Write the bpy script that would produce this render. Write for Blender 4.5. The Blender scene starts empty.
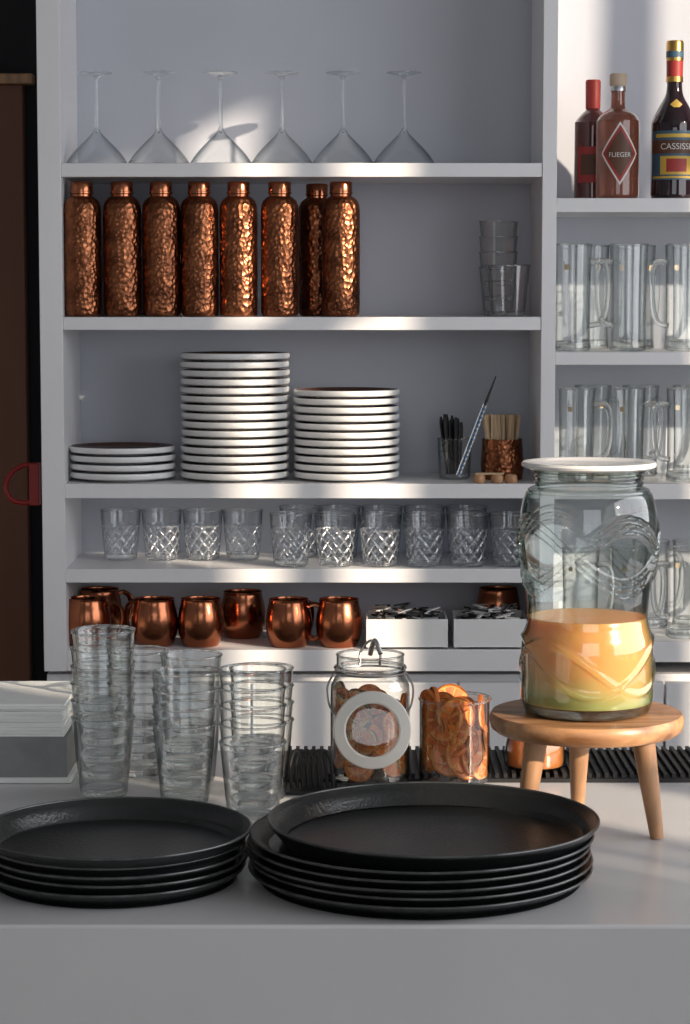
import bpy, bmesh, math, random
from mathutils import Vector, Matrix
random.seed(7)
F=2300.0; PITCH=math.radians(5.4); ZC=1.492; CT=0.92
def Zat(y,Y): return ZC+Y*math.tan(math.atan((512-y)/F)-PITCH)
def Xat(x,Y,Z): return (x-345)/F*(Y*math.cos(PITCH)-(Z-ZC)*math.sin(PITCH))
sc=bpy.context.scene
sc.view_settings.view_transform='Standard'
# ---------------------------------------------------------------- materials
def nt(name):
    m=bpy.data.materials.new(name); m.use_nodes=True
    t=m.node_tree; t.nodes.clear()
    o=t.nodes.new('ShaderNodeOutputMaterial'); return m,t,o
def mat(name,col,rough=0.5,metal=0.0,var=0.06,vscale=6,bump=0.0,bscale=60,col2=None,spec=0.5,coat=0,sss=0,stretch=None,trans=0):
    m,t,o=nt(name); N=t.nodes; L=t.links
    p=N.new('ShaderNodeBsdfPrincipled'); L.new(p.outputs[0],o.inputs[0])
    tc=N.new('ShaderNodeTexCoord'); mp=N.new('ShaderNodeMapping'); L.new(tc.outputs['Object'],mp.inputs[0])
    if stretch: mp.inputs['Scale'].default_value=stretch
    n=N.new('ShaderNodeTexNoise'); n.inputs['Scale'].default_value=vscale; n.inputs['Detail'].default_value=4
    L.new(mp.outputs[0],n.inputs['Vector'])
    r=N.new('ShaderNodeValToRGB'); L.new(n.outputs[0],r.inputs[0])
    c2=col2 or tuple(c*(1-var*2) for c in col)
    r.color_ramp.elements[0].position=0.35; r.color_ramp.elements[1].position=0.65
    r.color_ramp.elements[0].color=(*c2,1); r.color_ramp.elements[1].color=(*col,1)
    L.new(r.outputs[0],p.inputs['Base Color'])
    p.inputs['Roughness'].default_value=rough; p.inputs['Metallic'].default_value=metal
    p.inputs['Specular IOR Level'].default_value=spec; p.inputs['Coat Weight'].default_value=coat
    p.inputs['Transmission Weight'].default_value=trans
    if sss: p.inputs['Subsurface Weight'].default_value=sss; p.inputs['Subsurface Scale'].default_value=0.02
    if bump:
        b=N.new('ShaderNodeBump'); n2=N.new('ShaderNodeTexNoise'); n2.inputs['Scale'].default_value=bscale
        L.new(mp.outputs[0],n2.inputs['Vector']); L.new(n2.outputs[0],b.inputs['Height'])
        b.inputs['Strength'].default_value=bump; b.inputs['Distance'].default_value=0.002
        L.new(b.outputs[0],p.inputs['Normal'])
    return m
def hammered(name,col,col2,scale=135,rough=0.30):
    m,t,o=nt(name); N=t.nodes; L=t.links
    p=N.new('ShaderNodeBsdfPrincipled'); L.new(p.outputs[0],o.inputs[0])
    tc=N.new('ShaderNodeTexCoord')
    mp=N.new('ShaderNodeMapping'); mp.inputs['Scale'].default_value=(1,1,0.8); L.new(tc.outputs['Object'],mp.inputs[0])
    v=N.new('ShaderNodeTexVoronoi'); v.inputs['Scale'].default_value=scale; L.new(mp.outputs[0],v.inputs['Vector'])
    b=N.new('ShaderNodeBump'); b.inputs['Strength'].default_value=0.8; b.inputs['Distance'].default_value=0.0024
    L.new(v.outputs['Distance'],b.inputs['Height']); L.new(b.outputs[0],p.inputs['Normal'])
    n=N.new('ShaderNodeTexNoise'); n.inputs['Scale'].default_value=25; L.new(tc.outputs['Object'],n.inputs['Vector'])
    r=N.new('ShaderNodeValToRGB'); L.new(n.outputs[0],r.inputs[0])
    r.color_ramp.elements[0].color=(*col2,1); r.color_ramp.elements[1].color=(*col,1)
    r.color_ramp.elements[0].position=.3; r.color_ramp.elements[1].position=.7
    L.new(r.outputs[0],p.inputs['Base Color'])
    p.inputs['Metallic'].default_value=1; p.inputs['Roughness'].default_value=rough
    return m
def thick(name,col=(.98,.99,.99)):
    m,t,o=nt(name); N=t.nodes; L=t.links
    g=N.new('ShaderNodeBsdfGlass'); g.inputs['IOR'].default_value=1.45; g.inputs['Roughness'].default_value=0
    tr=N.new('ShaderNodeBsdfTransparent'); mx=N.new('ShaderNodeMixShader'); mx.inputs[0].default_value=.7
    g.inputs['Color'].default_value=(*col,1); tr.inputs['Color'].default_value=(*col,1)
    L.new(tr.outputs[0],mx.inputs[1]); L.new(g.outputs[0],mx.inputs[2]); L.new(mx.outputs[0],o.inputs[0])
    return m
def thin(name,col=(.97,.985,.99),edge=(.32,.37,.40),refl=.9,rough=.02,base=.08,power=4.0):
    """thin-walled glass: one surface stands for the whole wall (Schlick reflection of both faces);
    the grazing path through the wall absorbs more"""
    m,t,o=nt(name); N=t.nodes; L=t.links
    tr=N.new('ShaderNodeBsdfTransparent'); gl=N.new('ShaderNodeBsdfGlossy'); gl.inputs['Roughness'].default_value=rough
    mx=N.new('ShaderNodeMixShader')
    lw=N.new('ShaderNodeLayerWeight'); lw.inputs['Blend'].default_value=.5
    pw=N.new('ShaderNodeMath'); pw.operation='POWER'; L.new(lw.outputs['Facing'],pw.inputs[0]); pw.inputs[1].default_value=power
    ma=N.new('ShaderNodeMath'); ma.operation='MULTIPLY_ADD'; ma.use_clamp=True
    L.new(pw.outputs[0],ma.inputs[0]); ma.inputs[1].default_value=refl; ma.inputs[2].default_value=base
    r=N.new('ShaderNodeValToRGB'); L.new(lw.outputs['Facing'],r.inputs[0])
    r.color_ramp.elements[0].position=.35; r.color_ramp.elements[0].color=(*col,1)
    r.color_ramp.elements[1].position=.9; r.color_ramp.elements[1].color=(*edge,1)
    L.new(r.outputs[0],tr.inputs['Color'])
    L.new(ma.outputs[0],mx.inputs[0]); L.new(tr.outputs[0],mx.inputs[1]); L.new(gl.outputs[0],mx.inputs[2]); L.new(mx.outputs[0],o.inputs[0])
    return m
def cutglass(name):
    m,t,o=nt(name); N=t.nodes; L=t.links
    tr=N.new('ShaderNodeBsdfTransparent'); tr.inputs[0].default_value=(.88,.91,.95,1)
    gl=N.new('ShaderNodeBsdfGlossy'); gl.inputs['Roughness'].default_value=.25
    df=N.new('ShaderNodeBsdfDiffuse'); df.inputs[0].default_value=(.9,.93,.97,1)
    a=N.new('ShaderNodeMixShader'); a.inputs[0].default_value=.35; L.new(gl.outputs[0],a.inputs[1]); L.new(df.outputs[0],a.inputs[2])
    mx=N.new('ShaderNodeMixShader'); mx.inputs[0].default_value=.32
    L.new(tr.outputs[0],mx.inputs[1]); L.new(a.outputs[0],mx.inputs[2]); L.new(mx.outputs[0],o.inputs[0])
    return m
M_white=mat('white_lacquer',(.82,.815,.825),.36,var=.02,vscale=3)
M_back=mat('pale_back_panel',(.53,.55,.61),.5,var=.04,vscale=2)
M_wall=mat('painted_wall',(.45,.45,.46),.8,var=.03)
M_dark=mat('dark_wall',(.014,.014,.016),.8)  # near-black colour stands in for the unlit passage
M_door=mat('brown_door',(.22,.08,.04),.55,var=.2,vscale=5,stretch=(1,1,.15))
M_floor=mat('floor_concrete',(.16,.15,.14),.6,var=.15,vscale=3)
M_ceil=mat('ceiling_paint',(.5,.5,.5),.9)
M_counter=mat('counter_laminate',(.62,.615,.615),.24,var=.03,vscale=5,bump=.03,bscale=250)
M_cop_b=hammered('hammered_copper',(.36,.135,.062),(.12,.042,.022))
M_cop=mat('polished_copper',(.46,.165,.082),.2,1,var=.15,vscale=14,bump=.25,bscale=45)
M_china=mat('white_china',(.84,.84,.83),.18,var=.01,coat=.3)
M_brown=mat('brown_glaze',(.10,.045,.03),.25,var=.2)
M_black=mat('black_tray_plastic',(.011,.012,.012),.30,var=.1,bump=.3,bscale=260,spec=.6)
M_rim=mat('pale_tray_rim',(.07,.072,.07),.28,var=.3,vscale=60,spec=.7)  # rim ring: paler and glossier than the tray body
M_blk=mat('black_rubber',(.012,.012,.013),.55)
M_glass=thin('clear_glass',base=.10)
M_glass2=thin('tumbler_glass',(.96,.975,.97),(.08,.11,.11),base=.10,power=3.2)
M_thick=thick('solid_glass')
M_crys=thin('crystal_glass',(.95,.96,.97),(.20,.23,.26),base=.1)
M_cut=cutglass('crystal_cut_facets')
M_green=thin('green_tint_glass',(.925,.965,.945),(.12,.25,.20),base=.09,power=2.8)
M_wood=mat('acacia_wood',(.56,.29,.135),.38,var=.3,vscale=9,col2=(.23,.10,.04),stretch=(1,6,6),coat=.15)
M_woodl=mat('oak_leg_wood',(.52,.28,.14),.4,var=.2,vscale=12,stretch=(5,5,1))
M_stick=mat('birch_stick',(.60,.42,.25),.6)
M_paper=mat('paper_white',(.92,.92,.90),.8,var=.01)
M_stone=mat('grey_concrete_box',(.28,.28,.28),.8,var=.1,vscale=30,bump=.3)
M_silver=mat('silver_foil',(.6,.6,.6),.3,1)
M_orange=mat('dried_orange_flesh',(.85,.22,.025),.4,var=.25,vscale=60,col2=(.48,.09,.012),sss=.1)
M_rind=mat('dried_orange_rind',(.66,.18,.03),.55,var=.2,vscale=40)
M_pith=mat('dried_pith',(.85,.40,.12),.6,var=.1,vscale=50)
M_ban=mat('dried_banana',(.84,.60,.28),.6,var=.2,vscale=60,col2=(.54,.30,.11))
M_band=mat('dried_dark_fruit',(.14,.05,.02),.5,var=.2)
M_gasket=mat('rubber_gasket_cream',(.88,.86,.80),.5)
M_wire=mat('steel_wire',(.5,.5,.5),.3,1)
M_red=mat('red_paint',(.35,.015,.012),.4)
M_redglass=mat('dark_red_liqueur',(.10,.013,.010),.08,var=.1,coat=.5)
M_pink=mat('rose_amber_spirit',(.36,.12,.07),.08,var=.1,coat=.5,trans=.5)
M_cassis=mat('black_liqueur',(.015,.006,.010),.08,coat=.5)
M_lblred=mat('label_red',(.38,.03,.025),.5)
M_lblwhite=mat('label_white',(.75,.72,.68),.5)
M_lblyel=mat('label_yellow',(.65,.42,.06),.5)
M_lblblue=mat('label_blue',(.045,.11,.17),.5)
M_gold=mat('gold_foil',(.7,.42,.12),.3,1)
M_cork=mat('cork',(.62,.48,.34),.7)
M_blue=mat('blue_straw',(.07,.20,.38),.4)
M_hop=mat('mug_print_gold',(.50,.38,.22),.5)
M_amber=mat('amber_syrup',(.50,.17,.04),.1,coat=.4)
# juice: greener at the bottom, the glass tint put into its colour
m,t,o=nt('citrus_juice'); N=t.nodes;L=t.links
p=N.new('ShaderNodeBsdfPrincipled');L.new(p.outputs[0],o.inputs[0])
tc=N.new('ShaderNodeTexCoord');sp=N.new('ShaderNodeSeparateXYZ');L.new(tc.outputs['Object'],sp.inputs[0])
nz=N.new('ShaderNodeTexNoise');nz.inputs['Scale'].default_value=12;L.new(tc.outputs['Object'],nz.inputs['Vector'])
ma=N.new('ShaderNodeMath');ma.operation='MULTIPLY_ADD';L.new(nz.outputs[0],ma.inputs[0]);ma.inputs[1].default_value=.03;L.new(sp.outputs[2],ma.inputs[2])
mr=N.new('ShaderNodeMapRange');L.new(ma.outputs[0],mr.inputs[0]);mr.inputs[1].default_value=.015;mr.inputs[2].default_value=.115
rr=N.new('ShaderNodeValToRGB');L.new(mr.outputs[0],rr.inputs[0])
rr.color_ramp.elements[0].color=(.33,.40,.15,1);rr.color_ramp.elements[1].color=(.90,.42,.13,1)
e=rr.color_ramp.elements.new(.22);e.color=(.50,.46,.17,1)
e=rr.color_ramp.elements.new(.48);e.color=(.86,.46,.16,1)
L.new(rr.outputs[0],p.inputs['Base Color']);p.inputs['Roughness'].default_value=.2
p.inputs['Subsurface Weight'].default_value=.6;p.inputs['Subsurface Scale'].default_value=.05
p.inputs['Transmission Weight'].default_value=.15
M_juice=m
# ---------------------------------------------------------------- mesh builder
class B:
    def __init__(s): s.v=[];s.f=[];s.m=[];s.s=[];s.mats=[]
    def mi(s,m):
        if m not in s.mats: s.mats.append(m)
        return s.mats.index(m)
    def add(s,vs,fs,m,M=None,smooth=True):
        o=len(s.v)
        for v in vs:
            v=Vector(v); s.v.append(M@v if M is not None else v)
        k=s.mi(m)
        for f in fs:
            s.f.append([i+o for i in f]); s.m.append(k); s.s.append(smooth)
    def lathe(s,prof,m,seg=48,M=None,a0=0,a1=None,rf=None,mf=None):
        full=a1 is None
        if full:a1=a0+2*math.pi
        n=seg if full else seg+1
        vs=[];rings=[]
        for (r,z) in prof:
            if r<1e-6: rings.append([len(vs)]*n); vs.append((0,0,z))
            else:
                ring=[]
                for j in range(n):
                    a=a0+(a1-a0)*j/seg
                    q=rf(a,r,z) if rf else r
                    ring.append(len(vs)); vs.append((q*math.cos(a),q*math.sin(a),z))
                rings.append(ring)
        fs=[];alt=[]
        for i in range(len(rings)-1):
            A=rings[i];C=rings[i+1]
            for j in range(seg):
                k=(j+1)%n
                q=[A[j],A[k],C[k],C[j]]
                u=[]
                for x in q:
                    if x not in u:u.append(x)
                if len(u)>2:
                    fs.append(u)
                    alt.append(mf(a0+(a1-a0)*(j+.5)/seg,(prof[i][1]+prof[i+1][1])/2) if mf else None)
        n0=len(s.m)
        s.add(vs,fs,m,M)
        if mf:
            for i,q in enumerate(alt):
                if q: s.m[n0+i]=s.mi(q)
    def box(s,c,d,m,M=None):
        x,y,z=c;a,b,h=d[0]/2,d[1]/2,d[2]/2
        vs=[(x+i*a,y+j*b,z+k*h) for i in(-1,1) for j in(-1,1) for k in(-1,1)]
        fs=[(0,1,3,2),(4,6,7,5),(0,4,5,1),(2,3,7,6),(0,2,6,4),(1,5,7,3)]
        s.add(vs,fs,m,M,False)
    def tube(s,pts,r,m,seg=10,closed=False,M=None,sq=1.0):
        pts=[Vector(p) for p in pts];n=len(pts);vs=[];fs=[]
        up=None
        for i,p in enumerate(pts):
            if closed: d=pts[(i+1)%n]-pts[i-1]
            else: d=pts[min(i+1,n-1)]-pts[max(i-1,0)]
            d.normalize()
            if up is None: up=d.orthogonal().normalized()
            else: up=(up-d*up.dot(d)).normalized()
            w=d.cross(up); rr=r[i] if isinstance(r,(list,tuple)) else r
            for j in range(seg):
                a=2*math.pi*j/seg; vs.append(p+(up*math.cos(a)+w*math.sin(a)*sq)*rr)
        for i in range(n if closed else n-1):
            for j in range(seg):
                a=i*seg+j;b=i*seg+(j+1)%seg;i2=(i+1)%n
                fs.append((a,b,i2*seg+(j+1)%seg,i2*seg+j))
        if not closed: fs.append(list(range(seg))); fs.append([(n-1)*seg+j for j in range(seg)])
        s.add(vs,fs,m,M)
    def ring(s,R,z,r,m,seg=48,n=8,M=None):
        s.lathe([(R+r*math.cos(2*math.pi*i/n),z+r*math.sin(2*math.pi*i/n)) for i in range(n+1)],m,seg,M)
    def mesh(s,name):
        me=bpy.data.meshes.new(name); me.from_pydata([tuple(v) for v in s.v],[],s.f)
        for mm in s.mats: me.materials.append(mm)
        me.polygons.foreach_set('material_index',s.m); me.polygons.foreach_set('use_smooth',s.s)
        bm=bmesh.new();bm.from_mesh(me);bmesh.ops.recalc_face_normals(bm,faces=bm.faces);bm.to_mesh(me);bm.free()
        me.set_sharp_from_angle(angle=math.radians(38)); me.update(); return me
    def build(s,name,loc=(0,0,0),rz=0,bevel=0):
        return put(s.mesh(name),name,loc,rz,bevel)
def put(me,name,loc,rz=0,bevel=0):
    o=bpy.data.objects.new(name,me); o.location=loc; o.rotation_euler[2]=rz
    sc.collection.objects.link(o)
    if bevel:
        b=o.modifiers.new('bevel','BEVEL'); b.width=bevel; b.segments=2; b.limit_method='ANGLE'
    return o
def smoothpath(pts,n=6):
    P=[Vector(p) for p in pts];out=[]
    for i in range(len(P)-1):
        a=P[max(i-1,0)];b=P[i];c=P[i+1];d=P[min(i+2,len(P)-1)]
        for k in range(n):
            t=k/n
            out.append(.5*((2*b)+(c-a)*t+(2*a-5*b+4*c-d)*t*t+(3*b-a-3*c+d)*t**3))
    out.append(P[-1]);return out
def sp(prof,n=4):
    return [(max(v.x,0),v.y) for v in smoothpath([(r,z,0) for r,z in prof],n)]
def on(x,Y,z): return (Xat(x,Y,z),Y,z)
# ---------------------------------------------------------------- shelf unit
YF=4.40; YB=4.68
zs={k:Zat(k,YF) for k in (163,317,484,569,650,198,352,642)}
unit=bpy.data.objects.new('shelving_unit',None); sc.collection.objects.link(unit)
cnt={}
def part(nm,c,d,m,bv=.0012):
    b=B();b.box((0,0,0),d,m);cnt[nm]=cnt.get(nm,0)+1
    o=b.build('%s_%d'%(nm,cnt[nm]),c,bevel=bv);o.parent=unit;return o
ztop=2.36
def xf(x): return Xat(x,YF,1.4)
xl0,xl1=xf(40),xf(63); xd0,xd1=xf(541),xf(555.5); xr=1.02
ym=(YF+YB)/2
for a,b_ in((xl0,xl1),(xd0,xd1),(xr,xr+.03)):
    part('upright',((a+b_)/2,ym,(ztop+zs[650]-.042)/2),(b_-a,YB-YF,ztop-zs[650]+.042),M_white)
part('back_panel',((xl0+xr+.03)/2,YB+.008,ztop/2),(xr+.03-xl0,.016,ztop),M_back)
def shelf(x0,x1,z,t): part('shelf',((x0+x1)/2,ym+.001,z-t/2),(x1-x0-.0004,YB-YF-.002,t),M_white)
for k,t in((163,.026),(317,.025),(484,.028),(569,.027),(650,.042)): shelf(xl1,xd0,zs[k],t)
for k,t in((198,.027),(352,.025),(484,.03),(642,.04)): shelf(xd1,xr,zs[k],t)
part('top_panel',((xl0+xr+.03)/2,ym,ztop+.015),(xr+.03-xl0,YB-YF,.03),M_white)
zc0=zs[650]-.042
part('carcass',((xl0+xr)/2,ym+.02,(zc0-.012+.08)/2),(xr-xl0,YB-YF-.04,zc0-.012-.08),M_white)
part('plinth',((xl0+xr)/2,ym+.03,.04),(xr-xl0,YB-YF-.06,.08),M_dark)
nd=4; w=(xr-xl0)/nd
for i in range(nd):
    for (a,b_) in((zc0-.022,.60),(.595,.09)):
        part('drawer_front',(xl0+w*(i+.5),YF+.010,(a+b_)/2),(w-.005,.02,a-b_),M_white)
# ---------------------------------------------------------------- room
def boxobj(name,c,d,m,bevel=0):
    b=B();b.box((0,0,0),d,m);return b.build(name,c,bevel=bevel)
YW=YB+.02
boxobj('floor',(0,1.4,-.05),(5.2,8.4,.1),M_floor)
boxobj('ceiling',(0,1.4,3.25),(5.2,8.4,.1),M_ceil)
boxobj('wall_back',((xl0+2.4)/2+.0,YW+.05,1.6),(2.4-xl0,.1,3.2),M_wall)
boxobj('wall_left',(-2.45,1.4,1.6),(.1,8.4,3.2),M_wall)
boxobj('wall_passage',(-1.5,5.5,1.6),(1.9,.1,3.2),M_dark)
b=B() # unseen right wall: tall window towards shelves, higher front sill added to block sun
wy0,wym,wy1,wz0,wzm,wz1=-2.0,.20,3.4,.9,2.25,3.1
b.box((0,(wy1+5.6)/2,1.6),(.1,5.6-wy1,3.2),M_wall); b.box((0,(wy0-2.8)/2,1.6),(.1,wy0+2.8,3.2),M_wall)
b.box((0,(wym+wy1)/2,wz0/2),(.1,wy1-wym,wz0),M_wall); b.box((0,(wy0+wym)/2,wzm/2),(.1,wym-wy0,wzm),M_wall)
b.box((0,(wy0+wy1)/2,(wz1+3.2)/2),(.1,wy1-wy0,3.2-wz1),M_wall)
for (a,c_) in((1.08,1.26),(1.66,1.95),(2.35,2.75)): b.box((0,(a+c_)/2,(wz0+wz1)/2),(.1,c_-a,wz1-wz0),M_wall)  # piers added to break up the sun on the shelves
b.build('wall_right',(2.45,0,0))
b=B()
for y,wd in((wy0+.03,.06),(-1.3,.06),(-.5,.06),(wym-.02,.06),(.80,.05),(1.45,.05),(2.15,.05),(3.0,.06),(wy1-.03,.06)):
    z0=wz0 if y>wym-.05 else wzm
    b.box((0,y,(z0+wz1)/2),(.05,wd,wz1-z0),M_white)
for y,wd in((.300,.04),(.385,.05),(.47,.05)):  # slats added to cut the sun on the counter into streaks
    b.box((0,y,(wz0+1.92)/2),(.03,wd,1.92-wz0),M_white)
b.box((0,.35,1.93),(.03,.3,.03),M_white)
b.box((0,(wym+wy1)/2,wz0+.03),(.05,wy1-wym,.06),M_white);b.box((0,(wy0+wym)/2,wzm+.03),(.05,wym-wy0,.06),M_white)
for z in(2.55,wz1-.03): b.box((0,(wy0+wy1)/2,z),(.05,wy1-wy0,.06),M_white)
b.build('window_1',(2.43,0,0))
b=B()
b.box((0,0,.45),(4.8,.1,.9),M_wall);b.box((0,0,3.05),(4.8,.1,.3),M_wall);b.box((-1.75,0,1.9),(1.3,.1,2.0),M_wall);b.box((2.05,0,1.9),(.7,.1,2.0),M_wall)
b.build('wall_front',(0,-2.75,0))
b=B()
for x in(-1.07,-.1,.8,1.67): b.box((x,0,1.9),(.06,.06,2.0),M_white)
for z in(.93,2.87): b.box((.3,0,z),(2.7,.05,.05),M_white)
b.build('window_2',(0,-2.72,0))
# brown door in dark passage
yd=5.42
b=B(); zt=Zat(85,yd)
x0=Xat(-60,yd,1.4);x1=Xat(27,yd,1.4)
b.box(((x0+x1)/2,yd,zt/2),(x1-x0,.04,zt),M_door)
b.box(((x0+x1)/2,yd-.01,zt+.012),(x1-x0+.05,.05,.024),M_woodl)
b.box((x0+.05,yd-.025,.9),(.02,.02,1.6),M_door)
b.build('door_1',bevel=.003)
# red looped pull by the passage
b=B()
yr=4.62
c=Vector(on(22,yr,Zat(485,yr)))
pts=[(.030,0,.036),(.005,0,.040),(-.022,0,.022),(-.032,0,-.005),(-.02,0,-.03),(.008,0,-.036),(.03,0,-.03)]
b.tube(smoothpath(pts),.0055,M_red)
b.box((.026,0,.002),(.02,.03,.085),M_red)
b.build('red_pull_handle',(c.x+.0,c.y,c.z),bevel=.003)
# ---------------------------------------------------------------- bar counter
b=B()
cy0=2.05;cy1=2.86
b.box((.0,(cy0+cy1)/2,CT/2),(2.6,cy1-cy0,CT),M_counter)
b.build('bar_counter',bevel=.003)
# ---------------------------------------------------------------- inverted coupe glasses
b=B();b.lathe(sp([(.0605,0),(.058,.006),(.050,.018),(.038,.032),(.022,.048),(.010,.060),(.0045,.070)],4),M_glass,56)
b.ring(.0605,.001,.0011,M_thick)
b.lathe(sp([(0,.060),(.0045,.066),(.0036,.080),(.0035,.150),(.004,.163),(.009,.170)],4)+[(.033,.1745),(.0335,.1755),(.032,.1768),(0,.1772)],M_thick,40)
me=b.mesh('cocktail_glass')
for x in(97,159,221,282,343,404): put(me,'cocktail_glass',on(x,4.48,zs[163]+.0005))
# ---------------------------------------------------------------- copper bottles
b=B();b.lathe([(0,0),(.030,0),(.034,.002),(.036,.007),(.0365,.02),(.0365,.20),(.0355,.212),(.032,.221),(.026,.2265),(.0225,.229)],M_cop_b,56)
b.lathe([(.0205,.229),(.0205,.233),(.0225,.2345),(.0225,.238),(.0215,.239),(.0215,.2545),(.020,.257),(0,.258)],M_cop,40)
me=b.mesh('copper_water_bottle')
for i,x in enumerate((83,123,162,200,239,280,341)): put(me,'copper_water_bottle',on(x,4.447,zs[317]+.0005),i*1.3)
put(me,'copper_water_bottle',on(317,4.53,zs[317]+.0005),.5)
# ---------------------------------------------------------------- tumblers (nested walls nearly coincide, so the outer exposed wall of each is built)
def gstack(n,p,rt=.036,rb=.027,h=.09,m=None):
    m=m or M_glass2
    b=B(); s=(rt-rb)/h
    for i in range(n):
        z0=i*p
        lo=.004 if i==0 else h-p
        pr=[(rb+s*(lo+(h-lo)*k/6),z0+lo+(h-lo)*k/6) for k in range(7)]
        b.lathe(pr,m,48)
        b.ring(rt-.0002,z0+h,.0013,M_thick,56)
        ri=rb-(.0 if i==0 else .0022)
        b.lathe([(0,z0+.002),(ri*.8,z0+.002),(ri*.93,z0+.0),(ri+.0002,z0+.003),(ri+.0006,z0+.010),(ri-.003,z0+.0105),(ri*.7,z0+.0085),(0,z0+.008)],M_thick,40)
    return b
gstack(4,.030,rt=.038,rb=.029,h=.095).build('tumbler_stack',on(498,4.56,zs[317]+.0005))
gstack(1,.03,rt=.042,rb=.032,h=.098,m=M_crys).build('water_tumbler',on(508,4.455,zs[317]+.0005))
# ---------------------------------------------------------------- plate stacks
def plates(n,pitch=.0165,R=.105):
    b=B()
    for i in range(n):
        z=i*pitch; M=Matrix.Translation((random.uniform(-.0012,.0012),random.uniform(-.001,.001),z))@Matrix.Scale(R/.105,4)
        b.lathe(sp([(0,.002),(.055,.002),(.06,0),(.066,.003),(.090,.004),(.102,.0062),(.1047,.0095),(.105,.0150),(.1035,.0172),(.101,.0172)],3),M_china,72,M)
        b.lathe(sp([(.101,.0172),(.098,.0155),(.088,.0100),(.06,.0065),(0,.0063)],3),M_brown,72,M)
    return b
z=zs[484]+.0005
plates(4,R=.105).build('dinner_plate_stack',on(123,4.51,z))
plates(15,R=.107).build('dinner_plate_stack',on(235.5,4.51,z))
plates(11,.0160,R=.104).build('dinner_plate_stack',on(346.5,4.51,z))
# ---------------------------------------------------------------- cutlery + sticks
b=B()
b.lathe([(.029,.002),(.031,.006),(.034,.080)],M_glass2,40);b.ring(.034,.080,.0012,M_thick,40)
b.lathe([(0,0),(.027,0),(.029,.003),(.028,.008),(0,.007)],M_thick,40)
for i in range(22):
    a=random.uniform(0,6.28);r0=random.uniform(.003,.017)
    p0=Vector((r0*math.cos(a),r0*math.sin(a),.010)); p1=Vector((r0*1.7*math.cos(a)-.003,r0*1.7*math.sin(a),random.uniform(.10,.128)))
    d=p1-p0
    b.tube([p0,p0+d*.3,p0+d*.4,p0+d*.9,p1],[.0035,.004,.0046,.0054,.0028],M_blk,8,sq=.5)
b.build('glass_of_utensils',on(454.5,4.52,z))
b=B()
b.lathe(sp([(0,0),(.036,0),(.040,.006),(.0425,.03),(.0405,.06),(.0395,.08)],3)+[(.0375,.08),(.0385,.06),(.040,.03),(.037,.008),(0,.006)],M_cop_b,48)
for i in range(80):
    x=random.uniform(-.034,.034);y=random.uniform(-.018,.018)
    Mx=Matrix.Translation((x*.85,y,.066))@Matrix.Rotation(random.uniform(-.08,.08)+x*3,4,'Y')@Matrix.Rotation(random.uniform(-.1,.1),4,'X')
    b.box((0,0,.0),(.0045,.0016,.122),M_stick,Mx)
b.build('copper_mug_of_stirrers',on(502,4.51,z))
b=B()
p0=Vector(on(459,4.43,Zat(475,4.43)));p1=Vector(on(496,4.44,Zat(376,4.44)))
d=p1-p0
for sx_ in(-1,1):
    off=Vector((.0035*sx_,.0,0))
    b.tube([off+d*0,off*1.1+d*.35,off*.9+d*.72],[.0036,.0030,.0022],M_silver,10,sq=.5)
for i in range(16):
    b.tube([d*(i/16*.7)+Vector((0,-.002,0)),d*((i+.5)/16*.7)+Vector((0,-.002,0))],.0028,M_blue,8)
b.tube([d*.70,d*.8,d*1.0],[.0034,.0026,.0012],M_blk,8)
b.build('steel_bar_tongs',p0)
b=B()
for k,(dx,dz) in enumerate(((0,0),(.035,0),(.062,.0))):
    b.lathe([(0,0),(.010,0),(.012,.003),(.012,.012),(.009,.016),(0,.016)],M_woodl,20,Matrix.Translation((dx,0,0)))
b.box((.02,.002,.0175),(.055,.015,.003),M_stick)
b.build('wooden_clip_pile',on(479,4.425,z))
# ---------------------------------------------------------------- cut crystal tumblers
def crystal():
    b=B();h=.102;rb=.033;rt=.0415
    def dd(a,z):
        k=11; u=a*k/(2*math.pi); v=z/.026
        return min(abs(((u+v)%1)-.5),abs(((u-v)%1)-.5))
    def dia(a,z):
        if z<.012 or z>.070: return 0
        return -.0022*max(0,1-dd(a,z)*5)
    def mf(a,z):
        if .069<z<.0725 : return M_cut
        if .012<z<.070 and dd(a,z)<.13: return M_cut
        if z<.012: return M_cut if (a*26/6.283)%1<.4 else None
    n=50
    prof=[(rb+(rt-rb)*(k/n)**.8,.003+(h-.003)*k/n) for k in range(n+1)]
    b.lathe(prof,M_crys,176,rf=lambda a,r,z:r+dia(a,z),mf=mf)
    b.ring(rt,h,.0011,M_thick,64)
    b.lathe([(0,.002),(.026,.002),(.030,0),(.0325,.002),(.0326,.012),(.028,.014),(.015,.011),(0,.011)],M_thick,48)
    return b.mesh('crystal_tumbler')
me=crystal()
z=zs[569]+.0005
for i,x in enumerate((121,162,203,243)): put(me,'crystal_tumbler',on(x,4.56,z),i*.7).scale=(.97,.97,.97)
for i,x in enumerate((291,335.5,380,424,467.5,510)): put(me,'crystal_tumbler',on(x,4.452,z),i*.9)
for i,x in enumerate((300,340,382,424,466)): put(me,'crystal_tumbler',on(x,4.60,z),i*.5)
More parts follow.
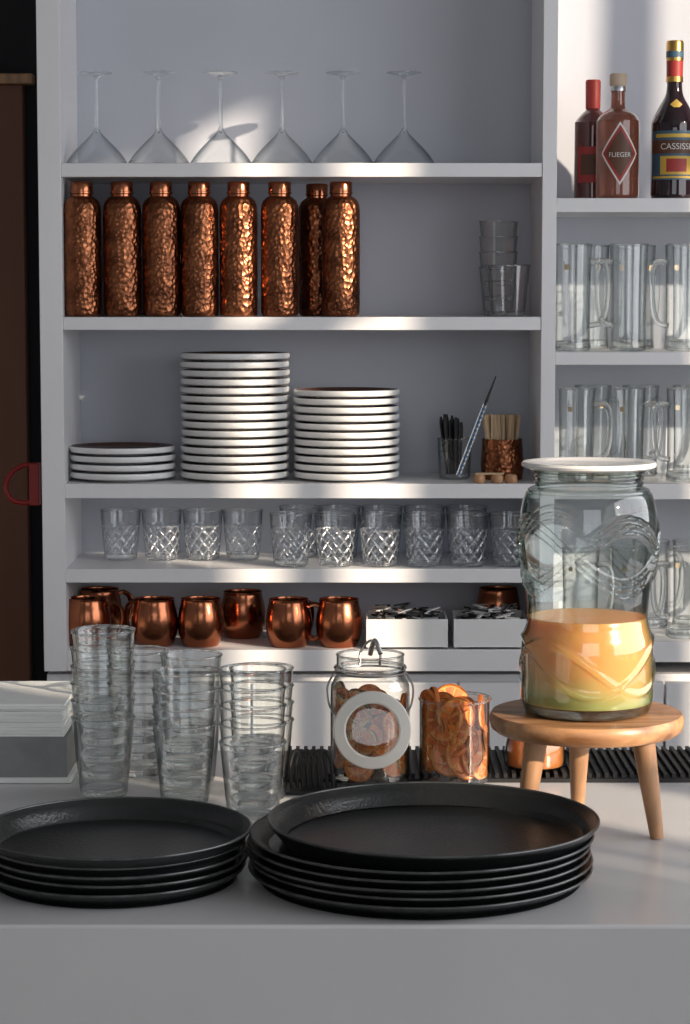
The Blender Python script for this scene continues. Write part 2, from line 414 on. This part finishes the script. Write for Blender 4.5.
# ---------------------------------------------------------------- copper mugs
b=B()
b.lathe(sp([(0,.001),(.030,0),(.036,.004),(.0425,.02),(.0455,.042),(.0435,.065),(.0395,.082),(.0385,.090),(.0395,.0925)],4)+[(.0375,.0925),(.0365,.089),(.0415,.065),(.0435,.042),(.040,.02),(.03,.006),(0,.005)],M_cop,56)
b.tube(smoothpath([(.040,0,.080),(.052,0,.082),(.066,0,.072),(.069,0,.050),(.062,0,.026),(.050,0,.014),(.041,0,.018)]),.0042,M_cop,10,sq=1.4)
me=b.mesh('copper_mug')
z=zs[650]+.0005
for x,Y,a in((88,4.47,-.1),(155,4.46,2.6),(201,4.46,1.2),(243,4.57,1.9),(289,4.452,.9),(339,4.452,3.25),(100,4.61,0.5)):
    put(me,'copper_mug',on(x,Y,z),a)
put(me,'copper_mug',on(498,4.62,z),1.6)
# ---------------------------------------------------------------- packet boxes
def packets(w):
    b=B();h=.058;d=.13;t=.004
    b.box((0,0,t/2),(w,d,t),M_white)
    for s_ in(-1,1):
        b.box((s_*(w/2-t/2),0,h/2),(t,d,h),M_china); b.box((0,s_*(d/2-t/2),h/2),(w-2*t,t,h),M_china)
    for i in range(190):
        Mx=Matrix.Translation((random.uniform(-w/2+.026,w/2-.026),random.uniform(-d/2+.016,d/2-.02),random.uniform(.03,.074)))@Matrix.Rotation(random.uniform(-.5,.5)+(0 if i%3 else 1.2),4,'Z')@Matrix.Rotation(random.uniform(-.3,.3),4,'Y')
        b.box((0,0,0),(.030,.007,.003),random.choice((M_silver,M_silver,M_blk,M_blk,M_lblwhite)),Mx)
    return b
packets(.158).build('sachet_box',on(406,4.475,z),bevel=.0006)
packets(.145).build('sachet_box',on(489,4.475,z),bevel=.0006)
# ---------------------------------------------------------------- liquor bottles
def text_on(b,txt,size,r,z0,m,ang=-math.pi/2):
    cu=bpy.data.curves.new('t','FONT');cu.body=txt;cu.size=size;cu.align_x='CENTER';cu.align_y='CENTER'
    ob=bpy.data.objects.new('t',cu);sc.collection.objects.link(ob)
    bpy.context.view_layer.update()
    ev=ob.evaluated_get(bpy.context.evaluated_depsgraph_get());tm=ev.to_mesh()
    vs=[];fs=[list(q.vertices) for q in tm.polygons]
    for v in tm.vertices:
        a=ang+v.co.x/r; vs.append((r*math.cos(a),r*math.sin(a),z0+v.co.y))
    ev.to_mesh_clear();bpy.data.objects.remove(ob)
    b.add(vs,fs,m,smooth=False)
A0=-math.pi/2
def patch(b,r,z0,z1,half,m,n=24): b.lathe([(r,z0),(r,z1)],m,n,a0=A0-half,a1=A0+half)
z=zs[198]+.0005
b=B()
b.lathe(sp([(0,.002),(.030,0),(.035,.006),(.0355,.02),(.0355,.14),(.034,.155),(.022,.170),(.014,.178),(.0135,.19)],3),M_redglass,48)
b.lathe([(.0145,.18),(.0150,.232),(.0135,.236),(0,.236)],M_lblred,32)
patch(b,.0359,.035,.105,1.0,M_lblred); patch(b,.0362,.05,.09,.8,M_band)
b.build('red_liqueur_bottle',on(592,4.57,z),.0)
b=B()
b.lathe(sp([(0,.004),(.034,0),(.0405,.006),(.0415,.02),(.0415,.135),(.040,.150),(.030,.163),(.016,.172),(.0135,.185),(.0135,.208)],3),M_pink,56)
b.lathe([(.0155,.205),(.0155,.214),(.0145,.216)],M_silver,32)
b.lathe([(.015,.214),(.0165,.217),(.0165,.234),(.015,.238),(0,.238)],M_cork,32)
def diamond(b,r,zc,hw,hh,m,n=16):
    vs=[];fs=[]
    for i in range(n+1):
        u=-1+2*i/n; a=A0+u*hw/r; h=hh*(1-abs(u))
        vs+=[(r*math.cos(a),r*math.sin(a),zc-h),(r*math.cos(a),r*math.sin(a),zc+h)]
    for i in range(n): fs.append((2*i,2*i+2,2*i+3,2*i+1))
    b.add(vs,fs,m)
diamond(b,.0420,.085,.039,.060,M_lblwhite);diamond(b,.0423,.085,.035,.054,M_lblred);diamond(b,.0425,.085,.029,.045,M_band)
text_on(b,'FLIEGER',.0125,.0429,.082,M_lblwhite)
b.build('pink_gin_bottle',on(617,4.465,z))
b=B()
b.lathe(sp([(0,.004),(.036,0),(.0425,.006),(.0435,.02),(.0435,.130),(.041,.150),(.029,.175),(.018,.195),(.0145,.215),(.014,.255)],3),M_cassis,56)
b.lathe([(.0155,.225),(.0160,.262)],M_lblred,32);b.lathe([(.0163,.222),(.0163,.232)],M_gold,32)
b.lathe([(.0165,.262),(.0165,.296),(.015,.300),(0,.300)],M_gold,32);b.lathe([(.0168,.268),(.0168,.28)],M_lblblue,32)
patch(b,.0440,.035,.128,1.35,M_lblblue);patch(b,.0443,.085,.110,1.3,M_band);patch(b,.0443,.045,.080,.75,M_lblyel);patch(b,.0446,.05,.075,.45,M_lblred)
patch(b,.0446,.115,.122,1.0,M_lblyel);patch(b,.0444,.038,.042,1.2,M_lblyel)
text_on(b,'CASSISSE',.0165,.0448,.0975,M_lblwhite);diamond(b,.0302,.178,.012,.010,M_lblyel)
b.build('cassis_liqueur_bottle',on(673,4.465,z))
# ---------------------------------------------------------------- beer mugs
def beermug(h,r):
    b=B()
    prof=sp([(r*.85,.001),(r*.98,.006),(r*.93,.03),(r*.93,h*.5),(r*.97,h*.85),(r,h)],5)
    b.lathe(prof,M_glass2,56)
    b.ring(r,h,.0014,M_thick)
    b.lathe([(0,.003),(r*.8,.0),(r*.93,.006),(r*.88,.02),(r*.6,.016),(0,.014)],M_thick,40)
    b.tube(smoothpath([(r*.95,0,h*.82),(r+.018,0,h*.84),(r+.030,0,h*.74),(r+.030,0,h*.45),(r+.020,0,h*.28),(r*.92,0,h*.24)]),.0058,M_thick,10)
    b.lathe([(r*.962,h*.76),(r*.980,h*.81)],M_hop,6,a0=A0-.2,a1=A0+.05)
    return b.mesh('beer_mug')
def mugs(h,r,z,lst):
    me=beermug(h,r)
    for x,Y,a in lst: put(me,'beer_mug',on(x,Y,z+.0005),a)
mugs(.205,.037,zs[352],((572,4.46,-.35),(628,4.465,-2.8),(683,4.46,-2.8),(590,4.60,.4),(636,4.60,.8),(690,4.60,0.4),(735,4.46,-.4)))
mugs(.180,.036,zs[484],((576,4.46,-.4),(626,4.465,-.3),(684,4.46,-2.8),(592,4.6,.5),(640,4.6,.8),(690,4.6,.4),(735,4.46,-.4)))
mugs(.175,.037,zs[642],((580,4.46,-.6),(628,4.465,-.3),(684,4.46,-2.8),(690,4.6,.5),(650,4.6,.3),(735,4.46,-.4)))
# ---------------------------------------------------------------- counter items
C=CT+.0005
for n,x,Y in((6,104,2.60),(4,139,2.715),(4,185,2.56),(4,192,2.68),(5,253,2.455),(4,262,2.585),(5,106,2.75)):
    gstack(n,.0198).build('stacked_tumblers',on(x,Y,C))
def pan(b,z,R,h,m=M_black,M=None):
    b.lathe(sp([(0,z),(R*.86,z),(R*.90,z+.002),(R*.96,z+h*.6),(R*.995,z+h*.9),(R,z+h)],3)+[(R-.001,z+h+.0015),(R-.003,z+h)]+sp([(R-.0045,z+h*.9),(R*.95-.002,z+h*.6+.002),(R*.89,z+.0035),(R*.85,z+.0022),(0,z+.0022)],3),m,112,M)
    b.ring(R-.0010,z+h+.0005,.0014,M_rim,112,8,M)
b=B()
for i in range(5): pan(b,i*.0082,.169-.0007*(i%2),.013,M=Matrix.Translation((random.uniform(-.002,.002),random.uniform(-.002,.002),0)))
b2=Matrix.Translation((.013,.004,0)); pan(b,.0355,.163,.023,M=b2)
b.build('serving_tray_stack',on(420,2.222,C))
b=B()
for i in range(4): pan(b,i*.0085,.129-.0006*(i%2),.013,M=Matrix.Translation((random.uniform(-.002,.002),random.uniform(-.002,.002),0)))
pan(b,.028,.133,.021)
b.build('serving_tray_stack',on(117,2.226,C))
# ribbed bar mat
b=B()
mx0,mx1=Xat(284,2.7,CT),.62
y0,y1=2.665,2.84
b.box(((mx0+mx1)/2,(y0+y1)/2,.002),(mx1-mx0,y1-y0,.004),M_blk)
n=70
for i in range(n):
    x=mx0+.004+(mx1-mx0-.008)*i/(n-1); b.box((x,(y0+y1)/2,.0065),(.0045,y1-y0-.008,.006),M_blk)
b.build('ribbed_bar_mat',(0,0,C))
b=B()
for i in range(6):
    x=i*.0065; b.tube(smoothpath([(x,0,0.003),(x-.002,.0,.03),(x+.004,0,.047),(x+.012,0,.035),(x+.015,0,.004)]),.0022,M_blk,8)
b.box((.022,0,.002),(.06,.05,.004),M_blk)
b.build('black_wire_rack',on(292,2.62,C))
def slice_(b,M,R,kind='o'):
    if kind=='o':
        b.lathe([(0,-.001),(R*.93,-.001),(R,-.0022),(R*1.02,0),(R,.0022),(R*.93,.001),(0,.001)],M_pith,24,M)
        b.lathe([(R*.93,-.0012),(R,-.0026),(R*1.03,0),(R,.0026),(R*.93,.0012)],M_rind,24,M)
        for k in range(9):
            a=k*2*math.pi/9
            for s_ in(-1,1):
                vs=[];P=[(R*.13,a+.35),(R*.5,a+.10),(R*.86,a+.09),(R*.9,a+.35),(R*.86,a+.61),(R*.5,a+.60)]
                for r,t_ in P: vs.append((r*math.cos(t_),r*math.sin(t_),s_*.0016))
                b.add(vs,[list(range(6))],M_orange,M,False)
    else:
        b.lathe([(0,-.002),(R*.9,-.002),(R,0),(R*.9,.002),(0,.002)],M_ban,20,M)
        b.lathe([(R*.92,-.0022),(R*1.03,0),(R*.92,.0022)],M_band,20,M)
        b.lathe([(0,.0026),(R*.25,.0024)],M_band,8,M);b.lathe([(0,-.0026),(R*.25,-.0024)],M_band,8,M)
def fill(b,rin,h,n,R,kinds,z0=.009):
    v0=len(b.v)
    for i in range(n):
        kind=kinds[i%len(kinds)]
        z=z0+R*.7+(h-R*1.1)*i/n
        a=random.uniform(0,6.28) if i%2 else random.uniform(-2.9,-.2)
        if i%4:
            rad=math.sqrt(max(rin**2-R**2,0))*random.uniform(.92,1.08)
            Mx=Matrix.Translation((rad*math.cos(a),rad*math.sin(a),z))@Matrix.Rotation(a,4,'Z')@Matrix.Rotation(random.uniform(1.2,1.75),4,'Y')@Matrix.Rotation(random.uniform(-.3,.3),4,'X')
        else:
            rad=random.uniform(0,rin-R*.9)
            Mx=Matrix.Translation((rad*math.cos(a),rad*math.sin(a),z))@Matrix.Rotation(random.uniform(-.5,.5),4,'X')@Matrix.Rotation(random.uniform(-.5,.5),4,'Y')
        slice_(b,Mx,R*random.uniform(.85,1.0),kind)
    for v in b.v[v0:]:
        q=math.hypot(v.x,v.y)
        if q>rin and v.z<h+.004: v.x*=rin/q; v.y*=rin/q
        if v.z<z0: v.z=z0
b=B()
prof=sp([(.038,.001),(.0455,.006),(.0465,.02),(.0465,.105),(.044,.120),(.0395,.128),(.0395,.134)],4)+[(.042,.135),(.042,.139),(.0395,.140),(.0395,.151)]
b.lathe(prof,M_glass2,56)
b.ring(.0390,.152,.0014,M_thick); b.ring(.0412,.137,.0018,M_thick)
b.lathe([(0,.003),(.038,0),(.0445,.004),(.043,.008),(0,.007)],M_thick,40)
fill(b,.043,.102,74,.0195,'obobo')
b.tube([(.0412*math.cos(a),.0412*math.sin(a),.132) for a in [i*2*math.pi/40 for i in range(40)]],.0012,M_wire,8,closed=True)
b.tube(smoothpath([(.041,0,.132),(.050,-.006,.115),(.048,-.012,.095),(.04,-.03,.085)]),.0012,M_wire,8)
b.tube(smoothpath([(-.041,0,.132),(-.050,-.006,.115),(-.048,-.012,.095),(-.04,-.03,.085)]),.0012,M_wire,8)
b.tube(smoothpath([(-.012,.04,.132),(-.01,.046,.15),(0.002,.044,.162),(.012,.04,.150),(.012,.04,.132)]),.0016,M_wire,8)
b.tube(smoothpath([(0,.0,.152),(.005,-.01,.17),(.012,-.02,.156)]),.003,M_wire,8)
Ml=Matrix.Translation((.002,-.055,.073))@Matrix.Rotation(math.radians(82),4,'X')
b.lathe(sp([(0,.004),(.022,.004),(.034,.002),(.043,0)],3),M_glass,56,Ml)
b.lathe([(.0310,.0055),(.0435,.0025),(.0448,.0045),(.0435,.0075),(.0325,.0095),(.0305,.008),(.0310,.0055)],M_gasket,56,Ml)
b.build('swing_top_jar',on(370,2.665,C))
b=B()
prof=sp([(.034,.001),(.0405,.005),(.0415,.02),(.0415,.088),(.0420,.099)],4)
b.lathe(prof,M_glass2,56); b.ring(.0415,.100,.0018,M_thick)
b.lathe([(0,.003),(.034,0),(.0405,.004),(.039,.008),(0,.007)],M_thick,40)
fill(b,.0385,.094,54,.0245,'o')
b.build('dried_orange_jar',on(454.5,2.665,C))
# amber carafe behind
b=B()
b.lathe(sp([(.034,.001),(.037,.006),(.035,.03),(.026,.055),(.0195,.075),(.0175,.095),(.020,.108)],4),M_glass2,40)
b.lathe([(0,.003),(.033,.003),(.0345,.008),(.0335,.03),(.0245,.055),(.0185,.073),(0,.073)],M_amber,40)
b.build('syrup_carafe',on(535,2.71,C+.0097))
# wooden stand
cx,cyy=Xat(586,2.43,1.0),2.43
b=B()
H=.127
b.lathe([(0,H-.020),(.097,H-.020),(.102,H-.016),(.1035,H-.010),(.1035,H-.004),(.101,H),(0,H)],M_wood,80)
for a in(-32,90,212):
    a=math.radians(a);c_,s_=math.cos(a),math.sin(a)
    b.tube([(.066*c_,.066*s_,H-.02),(.074*c_,.074*s_,.06),(.084*c_,.084*s_,.0)],[.0125,.0105,.0072],M_woodl,16)
b.build('wooden_drink_stand',(cx,cyy,C))
# dispenser
D=B()
key=[(.068,.004),(.0715,.017),(.0715,.04),(.0715,.06),(.0700,.081),(.0655,.098),(.0655,.118),(.0695,.150),(.0730,.176),(.0735,.20),(.0720,.219),(.0675,.235),(.0590,.243),(.0580,.250),(.0585,.260)]
pr=sp(key,8)
def ridge(a,r,z):
    g=0
    if .10<z<.238:
        for ph,amp,z0 in((0,.034,.172),(math.pi,.034,.172)):
            for off in(-.008,0,.008):
                zc=z0+amp*math.sin(2*a+ph+.6)+off
                g+=.0038*math.exp(-((z-zc)/.0020)**2)
    if .015<z<.10:
        for ph in(0,math.pi/2):
            zc=.055+.028*math.sin(2*a+ph); g+=.0022*math.exp(-((z-zc)/.003)**2)
    if .236<z: g+=.0012*math.sin(z*900)
    return r-.001+min(g,.0045)
dense=[]
for i in range(len(pr)-1):
    for k in range(2):
        t=k/2; dense.append((pr[i][0]*(1-t)+pr[i+1][0]*t,pr[i][1]*(1-t)+pr[i+1][1]*t))
dense.append(pr[-1])
D.lathe([(.062,0)]+dense,M_green,192,rf=ridge)
D.lathe([(0,.003),(.06,0),(.066,.002),(.068,.007),(.064,.0105),(0,.010)],M_green,64)
D.ring(.0585,.259,.002,M_green,64)
liq=[(r-.0022,z) for r,z in pr if .012<z<.102]
D.lathe([(0,.0112),(.063,.0112)]+liq+[(liq[-1][0]-.001,.103),(0,.1025)],M_juice,96)
D.lathe([(0,.2605),(.064,.2605),(.0705,.263),(.0715,.2655),(.070,.268),(.050,.2685),(.048,.2675),(0,.2675)],M_china,72)
D.build('glass_drink_dispenser',(cx,cyy,C+H+.0005))
# napkin box at left
b=B()
W=.165; xc=Xat(66,2.66,1.0)-W/2
b.box((0,0,.030),(W,.17,.048),M_stone)
b.box((0,0,.003),(W+.01,.18,.006),M_paper)
for i in range(14):
    b.box((random.uniform(-.003,.003),random.uniform(-.003,.003),.0557+i*.0027),(W-.006,.165,.0025),M_paper,Matrix.Rotation(random.uniform(-.03,.03),4,'Z'))
b.build('napkin_box',(xc,2.75,C),bevel=.0004)
# ---------------------------------------------------------------- lights
def light(n,kind,loc,rot,e,col,**k):
    l=bpy.data.lights.new(n,kind);l.energy=e;l.color=col
    for a,v in k.items(): setattr(l,a,v)
    o=bpy.data.objects.new(n,l);o.location=loc;o.rotation_euler=rot;sc.collection.objects.link(o);return o
light('fill_light_right','AREA',(2.36,1.7,1.9),(0,math.radians(90),0),60,(.95,.96,1.0),shape='RECTANGLE',size=1.8,size_y=3.4)  # unseen area lamp added as soft fill at the right window
light('fill_light_front','AREA',(.3,-2.66,1.9),(math.radians(90),0,0),28,(.91,.95,1.0),shape='RECTANGLE',size=2.6,size_y=1.9)  # unseen fill lamp added at an invented window behind the camera
d=Vector((-.72,.65,-.32))
s=light('sun','SUN',(3,-3,4),(0,0,0),6.8,(1.0,.84,.66),angle=.016);s.rotation_euler=d.to_track_quat('-Z','Y').to_euler()
w=bpy.data.worlds.new('world');sc.world=w;w.use_nodes=True
w.node_tree.nodes['Background'].inputs[0].default_value=(.65,.72,.86,1);w.node_tree.nodes['Background'].inputs[1].default_value=.35
# ---------------------------------------------------------------- camera
cd=bpy.data.cameras.new('camera');cam=bpy.data.objects.new('camera',cd);sc.collection.objects.link(cam)
cam.location=(0,0,ZC);cam.rotation_euler=(math.pi/2-PITCH,0,0)
cd.sensor_fit='VERTICAL';cd.sensor_height=36;cd.lens=F*36/1024
sc.camera=cam
